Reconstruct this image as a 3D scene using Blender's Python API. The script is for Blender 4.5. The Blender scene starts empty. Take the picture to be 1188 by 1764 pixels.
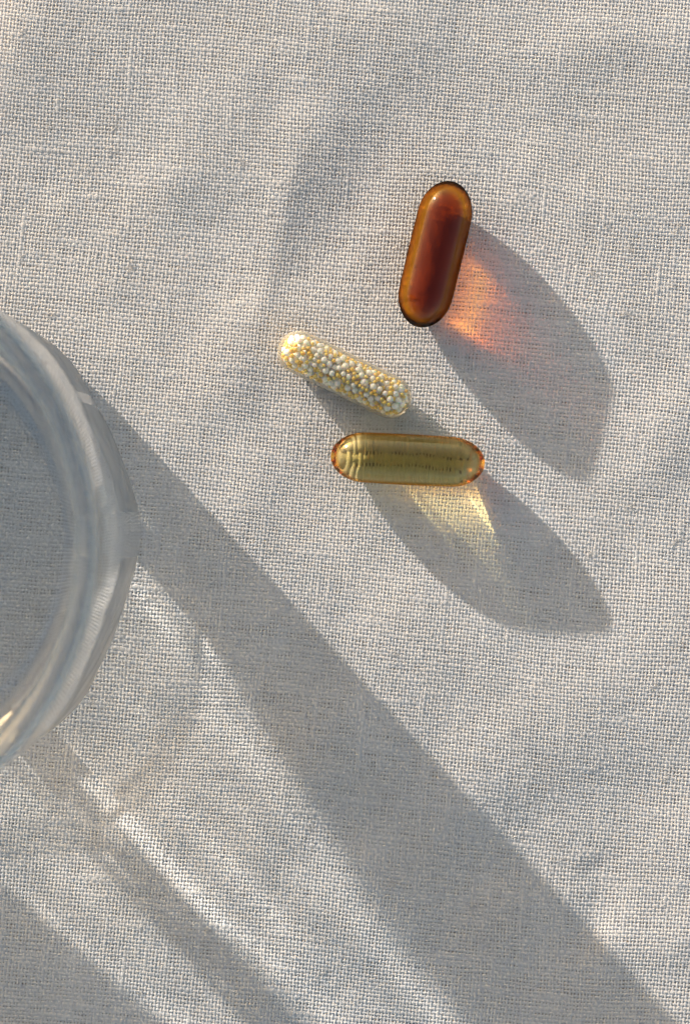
import bpy, math, random
import numpy as np

# ------------------------------------------------------------------ scene, camera, light
sc = bpy.context.scene
S = 8.77e-5                                    # metres of cloth per photograph pixel
CAM_H = 0.50
U = 100.0                                      # scene unit: one centimetre (lengths below are in metres)
sc.unit_settings.system = 'METRIC'
sc.unit_settings.scale_length = 1 / U
SUN_ELEV, SUN_AZ = 11.9, -42.5                 # degrees; azimuth measured from +Y towards +X

def W(px, py):                                 # a spot on the cloth
    return ((px - 594) * S, (882 - py) * S)

cam_d = bpy.data.cameras.new('camera')
cam = bpy.data.objects.new('camera', cam_d)
sc.collection.objects.link(cam)
cam.location = (0, 0, CAM_H * U)
cam_d.sensor_fit = 'VERTICAL'
cam_d.sensor_height = 36.0
cam_d.lens = 36.0 * CAM_H / (1764 * S)
cam_d.clip_start = 0.5
cam_d.clip_end = 5000
cam_d.dof.use_dof = True
cam_d.dof.focus_distance = (CAM_H - 0.003) * U
cam_d.dof.aperture_fstop = 22.0 / U
sc.camera = cam

world = bpy.data.worlds.new('World')
sc.world = world
world.use_nodes = True
nt = world.node_tree
sky = nt.nodes.new('ShaderNodeTexSky')
sky.sky_type = 'NISHITA'
sky.sun_disc = False
sky.sun_elevation = math.radians(SUN_ELEV)
sky.sun_rotation = math.radians(SUN_AZ)
sky.air_density = 1.05
sky.dust_density = 3.0
sky.ozone_density = 0.15
bg = nt.nodes['Background']
nt.links.new(sky.outputs[0], bg.inputs[0])
bg.inputs[1].default_value = 0.15

sun_d = bpy.data.lights.new('sun', 'SUN')
sun_d.energy = 4.2
sun_d.angle = math.radians(0.9)
sun_d.color = (1.0, 0.955, 0.905)
sun_d.cycles.is_caustics_light = True
sun = bpy.data.objects.new('sun', sun_d)
sc.collection.objects.link(sun)
sun.rotation_euler = (math.radians(90 - SUN_ELEV), 0, math.radians(180 - SUN_AZ))

sc.view_settings.view_transform = 'Standard'
sc.view_settings.look = 'None'
sc.view_settings.gamma = 1.0
sc.view_settings.use_curve_mapping = False
sc.view_settings.exposure = 0.95

cy = sc.cycles
cy.use_denoising = True
cy.denoiser = 'OPENIMAGEDENOISE'
cy.denoising_input_passes = 'RGB_ALBEDO_NORMAL'
cy.max_bounces = 16
cy.diffuse_bounces = 3
cy.glossy_bounces = 6
cy.transmission_bounces = 14
cy.transparent_max_bounces = 16
cy.caustics_reflective = True
cy.caustics_refractive = True
cy.sample_clamp_indirect = 3.0
cy.sample_clamp_direct = 0.0
cy.use_adaptive_sampling = True
cy.adaptive_threshold = 0.045
cy.adaptive_min_samples = 24
cy.blur_glossy = 0.3

rng = np.random.default_rng(7)
random.seed(7)

# ------------------------------------------------------------------ helpers
def mesh_obj(name, verts, faces, mat, parent=None, smooth=True):
    me = bpy.data.meshes.new(name)
    verts = np.asarray(verts, dtype=np.float32) * U
    if isinstance(faces, np.ndarray):
        n, k = faces.shape
        me.vertices.add(len(verts))
        me.vertices.foreach_set('co', verts.ravel())
        me.loops.add(n * k)
        me.loops.foreach_set('vertex_index', faces.astype(np.int32).ravel())
        me.polygons.add(n)
        me.polygons.foreach_set('loop_start', np.arange(0, n * k, k, dtype=np.int32))
        me.polygons.foreach_set('loop_total', np.full(n, k, dtype=np.int32))
        me.update(calc_edges=True)
        me.validate()
    else:
        me.from_pydata([tuple(v) for v in verts], [], faces)
        me.update()
    if smooth:
        me.polygons.foreach_set('use_smooth', np.ones(len(me.polygons), dtype=bool))
    for m in (mat if isinstance(mat, (list, tuple)) else [mat]):
        me.materials.append(m)
    o = bpy.data.objects.new(name, me)
    sc.collection.objects.link(o)
    o.parent = parent
    return o

def thing(name, label, cat, loc):
    o = bpy.data.objects.new(name, None)
    o.empty_display_size = 1.0
    sc.collection.objects.link(o)
    o.location = [c * U for c in loc]
    o['label'] = label
    o['category'] = cat
    return o

def new_mat(name):
    m = bpy.data.materials.new(name)
    m.use_nodes = True
    t = m.node_tree
    t.nodes.clear()
    out = t.nodes.new('ShaderNodeOutputMaterial')
    return m, t, out

def ramp2(t, fac, c0, c1, p0=0.0, p1=1.0):
    r = t.nodes.new('ShaderNodeValToRGB')
    r.color_ramp.elements[0].position = p0
    r.color_ramp.elements[0].color = (*c0, 1)
    r.color_ramp.elements[1].position = p1
    r.color_ramp.elements[1].color = (*c1, 1)
    t.links.new(fac, r.inputs[0])
    return r

def noise(t, vec, scale, detail=2.0, rough=0.5):
    n = t.nodes.new('ShaderNodeTexNoise')
    n.inputs['Scale'].default_value = scale / U
    n.inputs['Detail'].default_value = detail
    n.inputs['Roughness'].default_value = rough
    t.links.new(vec, n.inputs['Vector'])
    return n

# ------------------------------------------------------------------ materials
def thread_material():
    m, t, out = new_mat('linen_thread')
    tc = t.nodes.new('ShaderNodeTexCoord')
    n1 = noise(t, tc.outputs['Object'], 60, 3)
    n2 = noise(t, tc.outputs['Object'], 2600, 3, 0.7)
    base = ramp2(t, n1.outputs[0], (0.75, 0.72, 0.69), (0.80, 0.77, 0.74), 0.35, 0.65)
    mix = t.nodes.new('ShaderNodeMix')
    mix.data_type = 'RGBA'
    mix.blend_type = 'MULTIPLY'
    mix.inputs[0].default_value = 1.0
    fine = ramp2(t, n2.outputs[0], (0.86, 0.845, 0.82), (1, 1, 1), 0.3, 0.62)
    t.links.new(base.outputs[0], mix.inputs[6])
    t.links.new(fine.outputs[0], mix.inputs[7])
    bump = t.nodes.new('ShaderNodeBump')
    bump.inputs['Strength'].default_value = 0.2
    bump.inputs['Distance'].default_value = 0.00006 * U
    nb = noise(t, tc.outputs['Object'], 9000, 2, 0.6)
    t.links.new(nb.outputs[0], bump.inputs['Height'])
    d = t.nodes.new('ShaderNodeBsdfDiffuse')
    d.inputs['Roughness'].default_value = 0.4
    tr = t.nodes.new('ShaderNodeBsdfTranslucent')
    mx = t.nodes.new('ShaderNodeMixShader')
    mx.inputs[0].default_value = 0.38
    for s in (d, tr):
        t.links.new(mix.outputs[2], s.inputs['Color'])
        t.links.new(bump.outputs[0], s.inputs['Normal'])
    t.links.new(d.outputs[0], mx.inputs[1])
    t.links.new(tr.outputs[0], mx.inputs[2])
    t.links.new(mx.outputs[0], out.inputs['Surface'])
    return m

def plain_cloth_material():
    m, t, out = new_mat('linen_weave')
    tc = t.nodes.new('ShaderNodeTexCoord')
    sep = t.nodes.new('ShaderNodeSeparateXYZ')
    t.links.new(tc.outputs['Object'], sep.inputs[0])
    def sine(o, sp):
        a = t.nodes.new('ShaderNodeMath'); a.operation = 'MULTIPLY'
        a.inputs[1].default_value = 2 * math.pi / sp
        b = t.nodes.new('ShaderNodeMath'); b.operation = 'SINE'
        t.links.new(o, a.inputs[0]); t.links.new(a.outputs[0], b.inputs[0])
        return b.outputs[0]
    p = t.nodes.new('ShaderNodeMath'); p.operation = 'ADD'
    t.links.new(sine(sep.outputs[0], 0.00051 * U), p.inputs[0])
    t.links.new(sine(sep.outputs[1], 0.00055 * U), p.inputs[1])
    bump = t.nodes.new('ShaderNodeBump')
    bump.inputs['Strength'].default_value = 0.4
    bump.inputs['Distance'].default_value = 0.00005 * U
    t.links.new(p.outputs[0], bump.inputs['Height'])
    d = t.nodes.new('ShaderNodeBsdfDiffuse')
    n1 = noise(t, tc.outputs['Object'], 60, 3)
    c = ramp2(t, n1.outputs[0], (0.56, 0.545, 0.52), (0.61, 0.595, 0.57), 0.35, 0.65)
    t.links.new(c.outputs[0], d.inputs['Color'])
    t.links.new(bump.outputs[0], d.inputs['Normal'])
    t.links.new(d.outputs[0], out.inputs['Surface'])
    return m

def table_material():
    m, t, out = new_mat('table_wood')
    tc = t.nodes.new('ShaderNodeTexCoord')
    n1 = noise(t, tc.outputs['Object'], 90, 4)
    c = ramp2(t, n1.outputs[0], (0.36, 0.295, 0.235), (0.46, 0.385, 0.315), 0.3, 0.7)
    d = t.nodes.new('ShaderNodeBsdfDiffuse')
    t.links.new(c.outputs[0], d.inputs['Color'])
    t.links.new(d.outputs[0], out.inputs['Surface'])
    return m

def dielectric(name, ior, tint=(1, 1, 1), rough=0.0, absorb=None, density=0.0, scatter=None, sdens=0.0):
    m, t, out = new_mat(name)
    g = t.nodes.new('ShaderNodeBsdfGlass')
    g.inputs['Color'].default_value = (*tint, 1)
    g.inputs['Roughness'].default_value = rough
    g.inputs['IOR'].default_value = ior
    t.links.new(g.outputs[0], out.inputs['Surface'])
    if absorb is not None:
        v = t.nodes.new('ShaderNodeVolumeAbsorption')
        v.inputs['Color'].default_value = (*absorb, 1)
        v.inputs['Density'].default_value = density / U
        last = v
        if scatter is not None:
            s = t.nodes.new('ShaderNodeVolumeScatter')
            s.inputs['Color'].default_value = (*scatter, 1)
            s.inputs['Density'].default_value = sdens / U
            a = t.nodes.new('ShaderNodeAddShader')
            t.links.new(v.outputs[0], a.inputs[0]); t.links.new(s.outputs[0], a.inputs[1])
            last = a
        t.links.new(last.outputs[0], out.inputs['Volume'])
    return m

def thin_shell_material():
    m, t, out = new_mat('clear_gelatin_shell')
    fr = t.nodes.new('ShaderNodeFresnel'); fr.inputs['IOR'].default_value = 1.45
    tr = t.nodes.new('ShaderNodeBsdfTransparent')
    tr.inputs['Color'].default_value = (1.0, 0.975, 0.92, 1)
    gl = t.nodes.new('ShaderNodeBsdfGlossy'); gl.inputs['Roughness'].default_value = 0.12
    df = t.nodes.new('ShaderNodeBsdfTranslucent'); df.inputs['Color'].default_value = (0.95, 0.86, 0.66, 1)
    dd = t.nodes.new('ShaderNodeBsdfDiffuse'); dd.inputs['Color'].default_value = (0.95, 0.88, 0.72, 1)
    lw = t.nodes.new('ShaderNodeLayerWeight'); lw.inputs['Blend'].default_value = 0.25
    md = t.nodes.new('ShaderNodeMixShader'); md.inputs[0].default_value = 0.5
    t.links.new(df.outputs[0], md.inputs[1]); t.links.new(dd.outputs[0], md.inputs[2])
    mr = t.nodes.new('ShaderNodeMapRange')
    mr.inputs['To Min'].default_value = 0.06
    mr.inputs['To Max'].default_value = 0.42
    t.links.new(lw.outputs['Facing'], mr.inputs['Value'])
    m1 = t.nodes.new('ShaderNodeMixShader')
    t.links.new(mr.outputs[0], m1.inputs[0])
    t.links.new(tr.outputs[0], m1.inputs[1]); t.links.new(md.outputs[0], m1.inputs[2])
    m2 = t.nodes.new('ShaderNodeMixShader')
    fs = t.nodes.new('ShaderNodeMath'); fs.operation = 'MULTIPLY'; fs.inputs[1].default_value = 0.7
    t.links.new(fr.outputs[0], fs.inputs[0])
    t.links.new(fs.outputs[0], m2.inputs[0])
    t.links.new(m1.outputs[0], m2.inputs[1]); t.links.new(gl.outputs[0], m2.inputs[2])
    t.links.new(m2.outputs[0], out.inputs['Surface'])
    return m

def bead_material(name, c0, c1):
    m, t, out = new_mat(name)
    p = t.nodes.new('ShaderNodeBsdfPrincipled')
    tc = t.nodes.new('ShaderNodeTexCoord')
    n = noise(t, tc.outputs['Object'], 3000, 2)
    oi = t.nodes.new('ShaderNodeObjectInfo')
    a = t.nodes.new('ShaderNodeMath'); a.operation = 'ADD'
    b = t.nodes.new('ShaderNodeMath'); b.operation = 'MULTIPLY'; b.inputs[1].default_value = 0.5
    t.links.new(n.outputs[0], a.inputs[0]); t.links.new(oi.outputs['Random'], a.inputs[1])
    t.links.new(a.outputs[0], b.inputs[0])
    c = ramp2(t, b.outputs[0], c0, c1, 0.2, 0.8)
    t.links.new(c.outputs[0], p.inputs['Base Color'])
    p.inputs['Roughness'].default_value = 0.5
    p.inputs['Subsurface Weight'].default_value = 0.7
    p.inputs['Subsurface Radius'].default_value = (1, 0.8, 0.5)
    p.inputs['Subsurface Scale'].default_value = 0.0006 * U
    t.links.new(p.outputs[0], out.inputs['Surface'])
    return m

M_THREAD = thread_material()
M_CLOTH = plain_cloth_material()
M_TABLE = table_material()

# ------------------------------------------------------------------ the cloth's lie
def smoothstep(x):
    x = np.clip(x, 0, 1)
    return x * x * (3 - 2 * x)

def value_noise(x, y, cell, seed):
    r = np.random.default_rng(seed)
    g = r.uniform(-1, 1, (128, 128))
    u, v = x / cell + 64.3, y / cell + 64.7
    i, j = np.floor(u).astype(int), np.floor(v).astype(int)
    fu, fv = u - i, v - j
    fu, fv = fu**3 * (fu * (fu * 6 - 15) + 10), fv**3 * (fv * (fv * 6 - 15) + 10)
    i0, j0, i1, j1 = i % 128, j % 128, (i + 1) % 128, (j + 1) % 128
    return (g[i0, j0] * (1 - fu) * (1 - fv) + g[i1, j0] * fu * (1 - fv)
            + g[i0, j1] * (1 - fu) * fv + g[i1, j1] * fu * fv)

CREASES = [   # polyline in photograph pixels, height (mm), half-width (px)
    ([(600, -60), (550, 180), (495, 320), (455, 480), (405, 640), (360, 820)], 0.40, 70),
    ([(520, 240), (497, 330), (462, 490), (430, 580)], 0.11, 20),
    ([(470, -60), (420, 200), (330, 420), (250, 620)], 0.32, 120),
    ([(-90, 30), (60, 70), (200, 150), (300, 300), (330, 420)], 0.50, 90),
    ([(1010, 1470), (1045, 1530), (1000, 1640)], -0.22, 34),
    ([(1000, 1620), (1120, 1640), (1260, 1580)], 0.30, 45),
    ([(700, 1420), (860, 1320), (960, 1180), (1188, 1080)], 0.26, 90),
    ([(780, 60), (950, 100), (1100, 60), (1250, 100)], 0.36, 60),
    ([(420, 560), (520, 520), (640, 470)], 0.12, 45),
    ([(440, 740), (420, 880), (520, 1050)], 0.16, 60),
    ([(620, 980), (760, 1120), (900, 1180)], 0.16, 55),
    ([(1188, 640), (1110, 830), (1188, 980)], 0.30, 60),
    ([(880, 240), (980, 330), (1150, 380)], 0.14, 50),
    ([(60, 330), (160, 420), (200, 560)], 0.16, 50),
]

def cloth_z(x, y):
    x = np.asarray(x, float); y = np.asarray(y, float)
    z = 0.00046 * value_noise(x + 0.3 * y, y, 0.034, 3) + 0.00018 * value_noise(x, y - 0.4 * x, 0.013, 5)
    z = z + 0.00006 * value_noise(x + 0.5 * y, y, 0.0055, 9)
    for pts, h, w in CREASES:
        P = [np.array(W(*p)) for p in pts]
        best = np.full(x.shape, 1e9)
        tt = np.zeros(x.shape)
        for k, (a, b) in enumerate(zip(P[:-1], P[1:])):
            d = b - a
            t = np.clip(((x - a[0]) * d[0] + (y - a[1]) * d[1]) / (d @ d), 0, 1)
            dist = np.hypot(x - a[0] - t * d[0], y - a[1] - t * d[1])
            m = dist < best
            best = np.where(m, dist, best); tt = np.where(m, (k + t) / (len(P) - 1), tt)
        fade = smoothstep(tt / 0.25) * smoothstep((1 - tt) / 0.25)
        z = z + h * 1e-3 * fade * np.exp(-(best / (w * S)) ** 2)
    # pressed flat under the tumbler
    gx, gy = W(-195, 925)
    f = smoothstep((np.hypot(x - gx, y - gy) - 0.038) / 0.012)
    return z * f

# ------------------------------------------------------------------ table and tablecloth
tv = [(-0.5, -0.5, -0.0008), (0.5, -0.5, -0.0008), (0.5, 0.5, -0.0008), (-0.5, 0.5, -0.0008)]
table = mesh_obj('table_top', tv, [(0, 1, 2, 3)], M_TABLE, smooth=False)
table['kind'] = 'structure'

cloth = thing('linen_tablecloth', 'off-white plain-weave linen cloth, softly creased, lying under everything', 'tablecloth', (0, 0, 0))
PX, PY = 0.000525, 0.000585
X0, X1, Y0, Y1 = -0.0585, 0.0585, -0.0835, 0.0835
ROT = math.radians(-5.5)

def warp_xy(u, v):
    """regular thread coordinates -> wandering real ones"""
    x = u * math.cos(ROT) - v * math.sin(ROT)
    y = u * math.sin(ROT) + v * math.cos(ROT)
    dx = 0.00045 * value_noise(u, v, 0.020, 21) + 0.00007 * value_noise(u, v, 0.004, 22)
    dy = 0.00060 * value_noise(u, v, 0.022, 23) + 0.00007 * value_noise(u, v, 0.004, 24)
    return x + dx, y + dy

AMP, HT = 0.000042, 0.000075      # weave amplitude, thread half height
PROF = np.array([-1.0, -0.72, 0.0, 0.72, 1.0])
PROFZ = np.array([-0.15, 0.66, 1.0, 0.66, -0.15])

def threads(name, along_y):
    nA = int((X1 - X0) / PX) + 8 if along_y else int((Y1 - Y0) / PY) + 10
    nB = int((Y1 - Y0) / PY) + 10 if along_y else int((X1 - X0) / PX) + 8
    pa, pb = (PX, PY) if along_y else (PY, PX)
    ia = np.arange(nA) - nA // 2
    kb = np.arange(nB * 2)
    bpos = (kb / 2 - nB // 2) * pb
    a_jit = rng.normal(0, 0.03, nA) * pa
    wid = rng.normal(1.0, 0.08, nA).clip(0.78, 1.3)
    A = (ia * pa + a_jit)[:, None] + np.zeros(len(kb))[None, :]
    B = np.zeros(nA)[:, None] + bpos[None, :]
    # slow wander of each thread + its own slubs
    r = np.random.default_rng(31 if along_y else 37)
    wob = np.zeros_like(A); slub = np.ones_like(A)
    for q in range(nA):
        c = r.normal(0, 1, len(kb) // 9 + 3)
        wob[q] = np.interp(np.arange(len(kb)), np.arange(len(c)) * 9, c)
        c2 = r.normal(0, 1, len(kb) // 5 + 3)
        slub[q] = 1 + 0.16 * np.interp(np.arange(len(kb)), np.arange(len(c2)) * 5, c2)
        for _ in range(r.poisson(2.2)):
            s0 = r.uniform(0, len(kb)); sw = r.uniform(3, 14)
            slub[q] += r.uniform(0.2, 0.75) * np.exp(-((np.arange(len(kb)) - s0) / sw) ** 2)
    A = A + wob * 0.045 * pa
    half = (0.385 if along_y else 0.445) * pa * wid[:, None] * slub
    par = (ia[:, None] + (kb[None, :] // 2 - nB // 2)) % 2
    over = np.where(kb[None, :] % 2 == 0, np.where(par == 0, 1.0, -1.0), 0.0)
    if not along_y:
        over = -over
    # narrower at the top of each float, as in pulled yarn
    half = half * np.where(over > 0, 1.04, 0.92)
    zc = over * AMP * (1 + 0.22 * r.normal(0, 1, A.shape)) + 0.00001 * r.normal(0, 1, A.shape)
    n5 = 5
    AA = A[:, :, None] + half[:, :, None] * PROF[None, None, :]
    BB = np.repeat(B[:, :, None], n5, 2)
    ZZ = zc[:, :, None] + HT * (0.55 + 0.45 * slub)[:, :, None] * PROFZ[None, None, :]
    u, v = (AA, BB) if along_y else (BB, AA)
    x, y = warp_xy(u, v)
    z = ZZ + cloth_z(x, y)
    V = np.stack([x, y, z], -1).reshape(-1, 3)
    idx = np.arange(nA * len(kb) * n5).reshape(nA, len(kb), n5)
    q = np.stack([idx[:, :-1, :-1], idx[:, :-1, 1:], idx[:, 1:, 1:], idx[:, 1:, :-1]], -1)
    if along_y:
        pass
    else:
        q = q[..., ::-1]
    q = q.reshape(-1, 4)
    c = V[q].mean(1)
    keep = (c[:, 0] > X0) & (c[:, 0] < X1) & (c[:, 1] > Y0) & (c[:, 1] < Y1)
    q = q[keep]
    used = np.unique(q)
    remap = np.full(len(V), -1); remap[used] = np.arange(len(used))
    o = mesh_obj(name, V[used], remap[q], M_THREAD, cloth)
    o['kind'] = 'stuff'
    o.cycles.is_caustics_receiver = True
    return o

threads('warp_thread', True)
threads('weft_thread', False)

# the same cloth further out: a sheet with a hole where the threads lie
def outer_cloth():
    xs = np.concatenate([np.linspace(-0.45, X0, 40), np.linspace(X0, X1, 40)[1:-1], np.linspace(X1, 0.45, 40)])
    ys = np.concatenate([np.linspace(-0.45, Y0, 40), np.linspace(Y0, Y1, 50)[1:-1], np.linspace(Y1, 0.45, 40)])
    gx, gy = np.meshgrid(xs, ys, indexing='ij')
    V = np.stack([gx, gy, cloth_z(gx, gy)], -1).reshape(-1, 3)
    idx = np.arange(len(V)).reshape(gx.shape)
    q = np.stack([idx[:-1, :-1], idx[1:, :-1], idx[1:, 1:], idx[:-1, 1:]], -1).reshape(-1, 4)
    c = V[q].mean(1)
    inside = (c[:, 0] > X0) & (c[:, 0] < X1) & (c[:, 1] > Y0) & (c[:, 1] < Y1)
    o = mesh_obj('outer_cloth', V, q[~inside], M_CLOTH, cloth)
    o.cycles.is_caustics_receiver = True
outer_cloth()

# stray fibres and little knots of lint caught in the weave
def lint():
    V, F = [], []
    r = np.random.default_rng(77)
    def tube(pts, rad):
        n = len(pts)
        base = len(V)
        for k, p in enumerate(pts):
            rr = rad * (0.5 if k in (0, n - 1) else 1)
            d = pts[min(k + 1, n - 1)] - pts[max(k - 1, 0)]
            d = d / (np.linalg.norm(d) + 1e-12)
            s_ = np.cross(d, (0, 0, 1)); s_ /= np.linalg.norm(s_) + 1e-12
            u_ = np.cross(s_, d)
            for q in range(4):
                a = q * math.pi / 2
                V.append(p + rr * (math.cos(a) * s_ + math.sin(a) * u_))
        for k in range(n - 1):
            for q in range(4):
                q2 = (q + 1) % 4
                F.append((base + 4 * k + q, base + 4 * k + q2, base + 4 * k + 4 + q2, base + 4 * k + 4 + q))
    def fibre(x, y, length, rad, z0):
        a = r.uniform(0, 2 * math.pi); k = r.normal(0, 900) ; st = length / 9
        pts = []
        for i in range(10):
            zz = AMP + HT + z0 * math.sin(math.pi * i / 9) + 0.00001
            pts.append(np.array([x, y, zz]))
            a += k * st + r.normal(0, 0.15)
            x += math.cos(a) * st; y += math.sin(a) * st
        tube(pts, rad)
    for _ in range(420):
        fibre(r.uniform(X0, X1), r.uniform(Y0, Y1), r.uniform(0.0008, 0.0030), r.uniform(0.000010, 0.000020), r.uniform(0, 0.00012))
    for _ in range(45):                     # neps: tight tangles
        cx, cy_ = r.uniform(X0, X1), r.uniform(Y0, Y1)
        s0 = r.uniform(0.00010, 0.00034)
        for _k in range(9):
            fibre(cx + r.normal(0, s0), cy_ + r.normal(0, s0), r.uniform(0.0005, 0.0014), r.uniform(0.000014, 0.000024), r.uniform(0, 0.00003))
    V = np.array(V)
    V[:, 2] += cloth_z(V[:, 0], V[:, 1])
    o = mesh_obj('lint_fibre', V, F, M_THREAD, cloth)
    o['kind'] = 'stuff'
    o.cycles.is_caustics_receiver = True
lint()

# ------------------------------------------------------------------ revolved shapes
def revolve(profile, n, shape=None, cap_start=True, cap_end=True):
    """profile of (r, z); shape(theta, r, z) -> r"""
    th = np.arange(n) * 2 * math.pi / n
    V, F = [], []
    rings = []
    for r, z in profile:
        if r < 1e-9:
            rings.append([len(V)]); V.append((0, 0, z)); continue
        ring = []
        for a in th:
            rr = shape(a, r, z) if shape else r
            ring.append(len(V)); V.append((rr * math.cos(a), rr * math.sin(a), z))
        rings.append(ring)
    for A, B in zip(rings[:-1], rings[1:]):
        for k in range(n):
            k2 = (k + 1) % n
            if len(A) == 1:
                F.append((A[0], B[k2], B[k]))
            elif len(B) == 1:
                F.append((A[k], A[k2], B[0]))
            else:
                F.append((A[k], A[k2], B[k2], B[k]))
    return np.array(V), F

def capsule_profile(R, half_len, cap=1.0, belly=0.0, na=22, nb=14):
    """from -Z to +Z end; profile of a rounded oblong"""
    L = half_len - R * cap
    pr = []
    for k in range(na + 1):
        a = -math.pi / 2 + (math.pi / 2) * k / na
        pr.append((max(0, math.cos(a)) * R, -L + math.sin(a) * R * cap))
    for k in range(1, nb):
        pr.append((R, -L + 2 * L * k / nb))
    for k in range(na + 1):
        a = (math.pi / 2) * k / na
        pr.append((max(0, math.cos(a)) * R, L + math.sin(a) * R * cap))
    out = []
    for r, z in pr:
        out.append((r * (1 + belly * (1 - (z / half_len) ** 2) - belly), z))
    out[0] = (0, out[0][1]); out[-1] = (0, out[-1][1])
    return out

def lay_capsule(name, label, c1, c2, Rpx, cat='capsule', lift=0.0):
    (x1, y1), (x2, y2) = W(*c1), W(*c2)
    cx, cy_ = (x1 + x2) / 2, (y1 + y2) / 2
    R = Rpx * S
    half = math.hypot(x2 - x1, y2 - y1) / 2 + R
    ux, uy = (x2 - x1) / (2 * half - 2 * R), (y2 - y1) / (2 * half - 2 * R)
    # cloth height along the contact line
    s = np.linspace(-1, 1, 21)
    zc = cloth_z(cx + s * ux * (half - R), cy_ + s * uy * (half - R)).max()
    top = zc + AMP + HT
    t = thing(name, label, cat, (cx, cy_, top + lift))
    ang = math.atan2(uy, ux)
    def place(o):          # lay the revolved Z axis along the capsule's direction
        o.rotation_euler = (0, math.pi / 2, ang)
        o.location = (0, 0, R * U)
    return t, R, half, place

def caster(o):
    o.cycles.is_caustics_caster = True

def gel_material(name, ior, stops, rough=0.0, coat=0.03, cloudy=False):
    """clear gel whose tint follows the length of the light's way through the round body
    (skin and filling soak up light by depth): stops are (cosine inside the gel, transmittance)"""
    m, t, out = new_mat(name)
    def math_n(op, a, b=None):
        n = t.nodes.new('ShaderNodeMath'); n.operation = op
        for k, v in enumerate((a, b)):
            if v is None: continue
            if isinstance(v, (int, float)): n.inputs[k].default_value = v
            else: t.links.new(v, n.inputs[k])
        return n.outputs[0]
    lw = t.nodes.new('ShaderNodeLayerWeight'); lw.inputs['Blend'].default_value = 0.5
    geo = t.nodes.new('ShaderNodeNewGeometry')
    c = math_n('SUBTRACT', 1.0, lw.outputs['Facing'])
    s2 = math_n('SUBTRACT', 1.0, math_n('MULTIPLY', c, c))
    ct = math_n('SQRT', math_n('SUBTRACT', 1.0, math_n('DIVIDE', s2, ior * ior)))
    # entering: the refracted cosine runs from sqrt(1-1/n2) to 1; leaving: the cosine itself
    mx = t.nodes.new('ShaderNodeMix')
    t.links.new(geo.outputs['Backfacing'], mx.inputs[0])
    t.links.new(ct, mx.inputs[2]); t.links.new(c, mx.inputs[3])
    lo = math.sqrt(1 - 1 / ior ** 2)
    mr = t.nodes.new('ShaderNodeMapRange')
    mr.inputs['From Min'].default_value = lo
    t.links.new(mx.outputs[0], mr.inputs['Value'])
    r = t.nodes.new('ShaderNodeValToRGB')
    el = r.color_ramp.elements
    while len(el) < len(stops): el.new(0.5)
    for e, (p, col) in zip(el, stops):
        e.position = p
        e.color = (*[math.sqrt(x) for x in col], 1)
    t.links.new(mr.outputs[0], r.inputs[0])
    g = t.nodes.new('ShaderNodeBsdfRefraction' if cloudy else 'ShaderNodeBsdfGlass')
    g.inputs['Roughness'].default_value = rough
    g.inputs['IOR'].default_value = ior
    t.links.new(r.outputs[0], g.inputs['Color'])
    gl = t.nodes.new('ShaderNodeBsdfGlossy'); gl.inputs['Roughness'].default_value = 0.05
    gl.inputs['Color'].default_value = (1, 1, 1, 1)
    mg = t.nodes.new('ShaderNodeMixShader'); mg.inputs[0].default_value = coat
    t.links.new(g.outputs[0], mg.inputs[1]); t.links.new(gl.outputs[0], mg.inputs[2])
    t.links.new(mg.outputs[0], out.inputs['Surface'])
    return m

def softgel(label, c1, c2, Rpx, belly, cap, mat_args):
    t, R, half, place = lay_capsule('softgel_capsule', label, c1, c2, Rpx)
    V, F = revolve(capsule_profile(R, half, cap=cap, belly=belly), 72)
    o = mesh_obj('softgel_capsule', V, F, gel_material(**mat_args))
    place(o)
    o.location = (t.location[0], t.location[1], t.location[2] + R * U)
    o['label'], o['category'] = t['label'], t['category']
    bpy.data.objects.remove(t)
    o.name = 'softgel_capsule'
    caster(o)
    return o

# --- amber softgel
softgel('dark red-brown amber softgel capsule, the uppermost of the three', (767, 363), (729, 520), 47, 0.04, 1.25,
        dict(name='amber_gel', ior=1.46, rough=0.28, coat=0.022, cloudy=True,
             stops=[(0.0, (0.70, 0.20, 0.025)), (0.22, (0.78, 0.25, 0.025)), (0.5, (0.88, 0.40, 0.02)), (0.75, (0.58, 0.10, 0.008)), (1.0, (0.46, 0.058, 0.006))]))
# --- clear olive-gold softgel
softgel('clear golden-olive softgel capsule with orange rim, the lowest of the three', (613, 788), (789, 797), 43.5, 0.05, 1.3,
        dict(name='golden_gel', ior=1.46, rough=0.07, coat=0.02,
             stops=[(0.0, (0.85, 0.34, 0.05)), (0.12, (0.92, 0.48, 0.09)), (0.3, (0.96, 0.82, 0.42)), (0.6, (0.96, 0.84, 0.40)), (1.0, (0.92, 0.76, 0.24))]))

# --- capsule full of beads
t, R, half, place = lay_capsule('bead_capsule', 'translucent capsule packed with tiny white and yellow beads', (516, 609), (671, 685), 37)
M_SHELL = thin_shell_material()
V, F = revolve(capsule_profile(R, half), 64)
shell = mesh_obj('shell', V, F, M_SHELL, t); place(shell)
M_WB = bead_material('white_bead', (0.90, 0.85, 0.75), (0.95, 0.92, 0.85))
M_YB = bead_material('yellow_bead', (0.78, 0.48, 0.07), (0.90, 0.66, 0.18))

def ico(name, mat, r):
    import bmesh
    bm = bmesh.new()
    bmesh.ops.create_icosphere(bm, subdivisions=2, radius=r)
    me = bpy.data.meshes.new(name)
    bm.to_mesh(me); bm.free()
    me.polygons.foreach_set('use_smooth', np.ones(len(me.polygons), dtype=bool))
    me.materials.append(mat)
    return me

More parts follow.
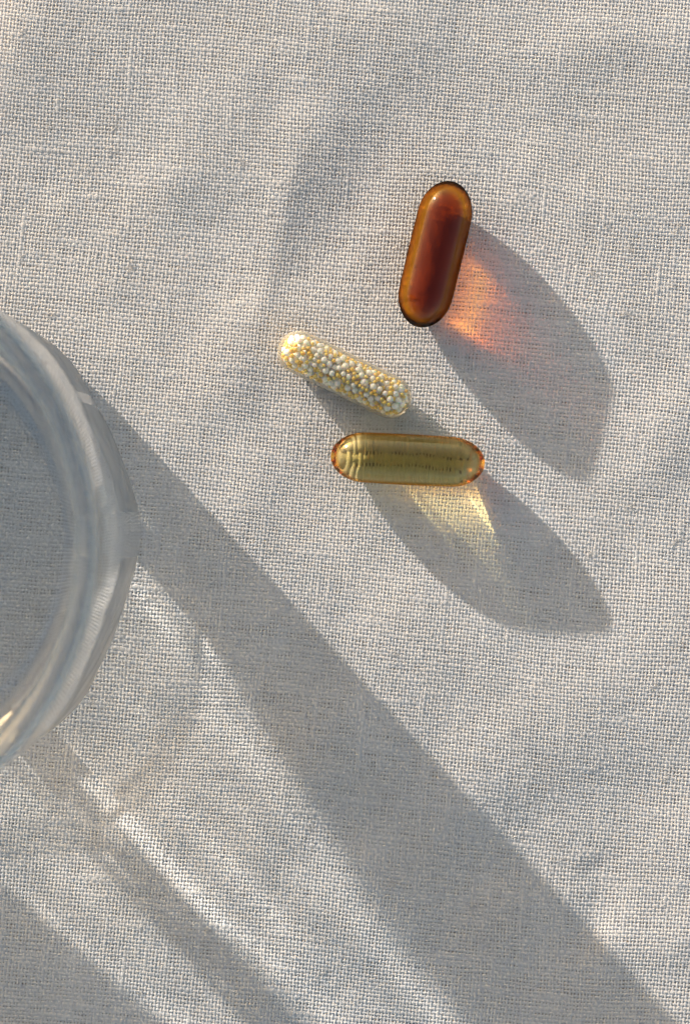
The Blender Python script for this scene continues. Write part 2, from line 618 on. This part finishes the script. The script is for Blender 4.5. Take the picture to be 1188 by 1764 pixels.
(x1, y1), (x2, y2) = W(516, 609), W(671, 685)
ang = math.atan2(y2 - y1, x2 - x1)
Rin, Lin = R - 0.00036, half - R
RW, RY = 0.00051, 0.00034
placed = []
P_arr = np.zeros((0, 4))
def fits(p, r):
    if len(P_arr) == 0: return True
    d = np.sqrt(((P_arr[:, :3] - p) ** 2).sum(1))
    return bool((d > (P_arr[:, 3] + r) * 0.97).all())
def sample(r, layer):
    while True:
        p = np.array([random.uniform(-Lin - Rin, Lin + Rin), random.uniform(-Rin, Rin), random.uniform(-Rin, Rin)])
        ax = np.array([max(-Lin, min(Lin, p[0])), 0, 0])
        d = p - ax; n = np.linalg.norm(d)
        if n < 1e-6: continue
        if layer:                       # touching the shell
            return ax + d / n * (Rin - r * random.uniform(1.0, 1.5))
        if n < Rin - r: return p
white_me, yellow_me = ico('white_bead', M_WB, 1.0), ico('yellow_bead', M_YB, 1.0)
yc = [np.array([random.uniform(-Lin - Rin, Lin + Rin), random.uniform(-Rin, Rin)]) for _ in range(30)]
counts = {'w': 0, 'y': 0}
for kind, layer, tries, cap in (('w', True, 2600, 200), ('y', True, 5000, 210), ('w', False, 2500, 290), ('y', False, 3000, 290)):
    for _ in range(tries):
        if counts[kind] >= cap: break
        r = (RW if kind == 'w' else RY) * random.uniform(0.78, 1.15)
        p = sample(r, layer)
        if kind == 'w' and layer and min(np.linalg.norm(p[:2] - c) for c in yc) < 0.0011 and random.random() < 0.8:
            continue
        if fits(p, r):
            P_arr = np.vstack([P_arr, [*p, r]])
            o = bpy.data.objects.new('white_bead' if kind == 'w' else 'yellow_bead', white_me if kind == 'w' else yellow_me)
            sc.collection.objects.link(o)
            o.parent = t
            c, s_ = math.cos(ang), math.sin(ang)
            o.location = (U * (p[0] * c - p[1] * s_), U * (p[0] * s_ + p[1] * c), U * (p[2] + R))
            o.scale = (r * U, r * U, r * U)
            counts[kind] += 1

# ------------------------------------------------------------------ tumbler of water
gx, gy = W(-195, 925)
RG, HG, GN, GR, GK, GP, GW, NF, FN, SP, ST = 0.0386, 0.090, 1.065, 0.30, 0.75, 0.04, 0.985, 8, 1.25, 1.0, 0.9
def clear_glass(name, ior, rough, sheen=0.02, tint=(0.99, 0.995, 0.99)):
    m, t, out = new_mat(name)
    g = t.nodes.new('ShaderNodeBsdfGlass')
    g.inputs['Color'].default_value = (*tint, 1)
    g.inputs['Roughness'].default_value = rough
    g.inputs['IOR'].default_value = ior
    gl = t.nodes.new('ShaderNodeBsdfGlossy'); gl.inputs['Roughness'].default_value = 0.07
    gl.inputs['Color'].default_value = (1, 1, 1, 1)
    mx = t.nodes.new('ShaderNodeMixShader')
    mx.inputs[0].default_value = sheen
    t.links.new(g.outputs[0], mx.inputs[1]); t.links.new(gl.outputs[0], mx.inputs[2])
    t.links.new(mx.outputs[0], out.inputs['Surface'])
    return m
M_GLASS = clear_glass('clear_glass', 1.45, 0.0, 0.05)
M_SIDE = clear_glass('soft_glow_glass', GN, GR, sheen=0.02, tint=(0.91, 0.91, 0.905))  # hazy, weakly bending wall, set to spread a soft glow into the shadow
M_STREAK = clear_glass('streak_strip_glass', FN, 0.08, sheen=0.02, tint=(0.96, 0.96, 0.955))  # wall strips added to throw light streaks onto the cloth
M_BASE = clear_glass('glass_underside', 1.06, 0.0)

def facet(a, r, z):
    """round at the rim, softly eight-sided towards the foot"""
    k = GK * float(1 - smoothstep((z - 0.030) / 0.045))
    k *= float(smoothstep((r / RG - 0.60) / 0.3))
    w = 2 * math.pi / NF
    d = (a - GP + w / 2) % w - w / 2       # vertex at d = 0
    oct_r = math.cos(w / 2) / math.cos(w / 2 - abs(d))
    soft = math.exp(-(d / 0.05) ** 2) * 0.012
    wave = 0.0024 * math.sin(9 * a + 160 * z + 1.0) + 0.0014 * math.sin(17 * a - 240 * z + 2.2) + 0.0010 * math.sin(29 * a + 420 * z)
    wave *= float(smoothstep((r / RG - 0.85) / 0.15)) * float(1 - smoothstep((z - 0.05) / 0.03))
    return r * (1 + wave + k * ((oct_r - 1) * 0.62 + 0.012 - soft))

WT, FZ, FR, ZF, WATER_Z = 0.0030, 0.0024, 0.0070, 0.0042, 0.066
M_GW = clear_glass('glass_to_water', GW, 0.0)
M_WATER = dielectric('water_surface', 1.333, (1, 1, 1))
def r_in(z):       # inner wall, thicker towards the base
    return RG - WT - 0.0010 * (1 - z / HG)
prof = [(0, 0.0009), (0.012, 0.0009), (0.024, 0.0009), (0.0292, 0.0009), (0.0298, 0.0008), (0.0303, 0.0005), (0.0308, 0.00015), (0.0314, 0.0), (RG - 0.0026, 0.0)]   # hollow underside; its ring step is added to catch a bright line
for k in range(1, 7):
    a = math.pi / 2 * k / 6
    prof.append((RG - 0.0026 + 0.0026 * math.sin(a), 0.0026 - 0.0026 * math.cos(a)))
for k in range(1, 41):
    prof.append((RG, 0.0026 + (HG - 0.0015 - 0.0026) * k / 40))
for k in range(1, 9):
    a = math.pi * k / 8
    prof.append((RG - WT / 2 + WT / 2 * math.cos(a), HG - 0.0015 + WT / 2 * math.sin(a)))
for k in range(1, 9):
    z = HG - 0.0015 + (WATER_Z - HG + 0.0015) * k / 8
    prof.append((r_in(z), z))
zr = r_in(ZF)
wet = [(zr, ZF)]
for k in range(1, 15):
    a = math.pi / 2 * k / 14
    wet.append((zr - FR + FR * math.cos(a), ZF - (ZF - FZ) * math.sin(a)))
wet += [(0.016, FZ - 0.0001), (0, FZ - 0.0001)]
V, F = revolve(prof, 256, facet)
tumbler = mesh_obj('tumbler', V, F, [M_GLASS, M_SIDE, M_BASE, M_STREAK])
for p in tumbler.data.polygons:
    c = p.center / U
    if c.z < 0.045 and math.hypot(c.x, c.y) > RG * 0.925:
        a = math.atan2(c.y, c.x)          # made-up strips in the wall: rough ones soften transmitted light, sharper ones streak it
        p.material_index = 3 if math.sin(13 * a + SP) + 0.8 * math.sin(7 * a + 0.4 + 2 * SP) > ST else 1
    elif c.z < 0.002 and not 0.0288 < math.hypot(c.x, c.y) < 0.0318:
        p.material_index = 2
tumbler.location = (gx * U, gy * U, (AMP + HT) * U)
tumbler['label'] = 'clear glass tumbler with faintly faceted foot, cut by the left edge'
tumbler['category'] = 'glass'
caster(tumbler)
water = thing('water', 'still clear water inside the glass tumbler', 'water', (gx, gy, AMP + HT))
V, F = revolve(wet[::-1], 256)
o = mesh_obj('bottom', V, F, M_GW, water); caster(o)
rw = r_in(WATER_Z)
V, F = revolve([(rw, WATER_Z), (rw - 0.0005, WATER_Z - 0.0007), (rw - 0.0014, WATER_Z - 0.0012), (rw - 0.003, WATER_Z - 0.0014), (0.015, WATER_Z - 0.0014), (0, WATER_Z - 0.0014)], 128)
o = mesh_obj('water_surface', V, F, M_WATER, water); caster(o)

bpy.context.view_layer.update()
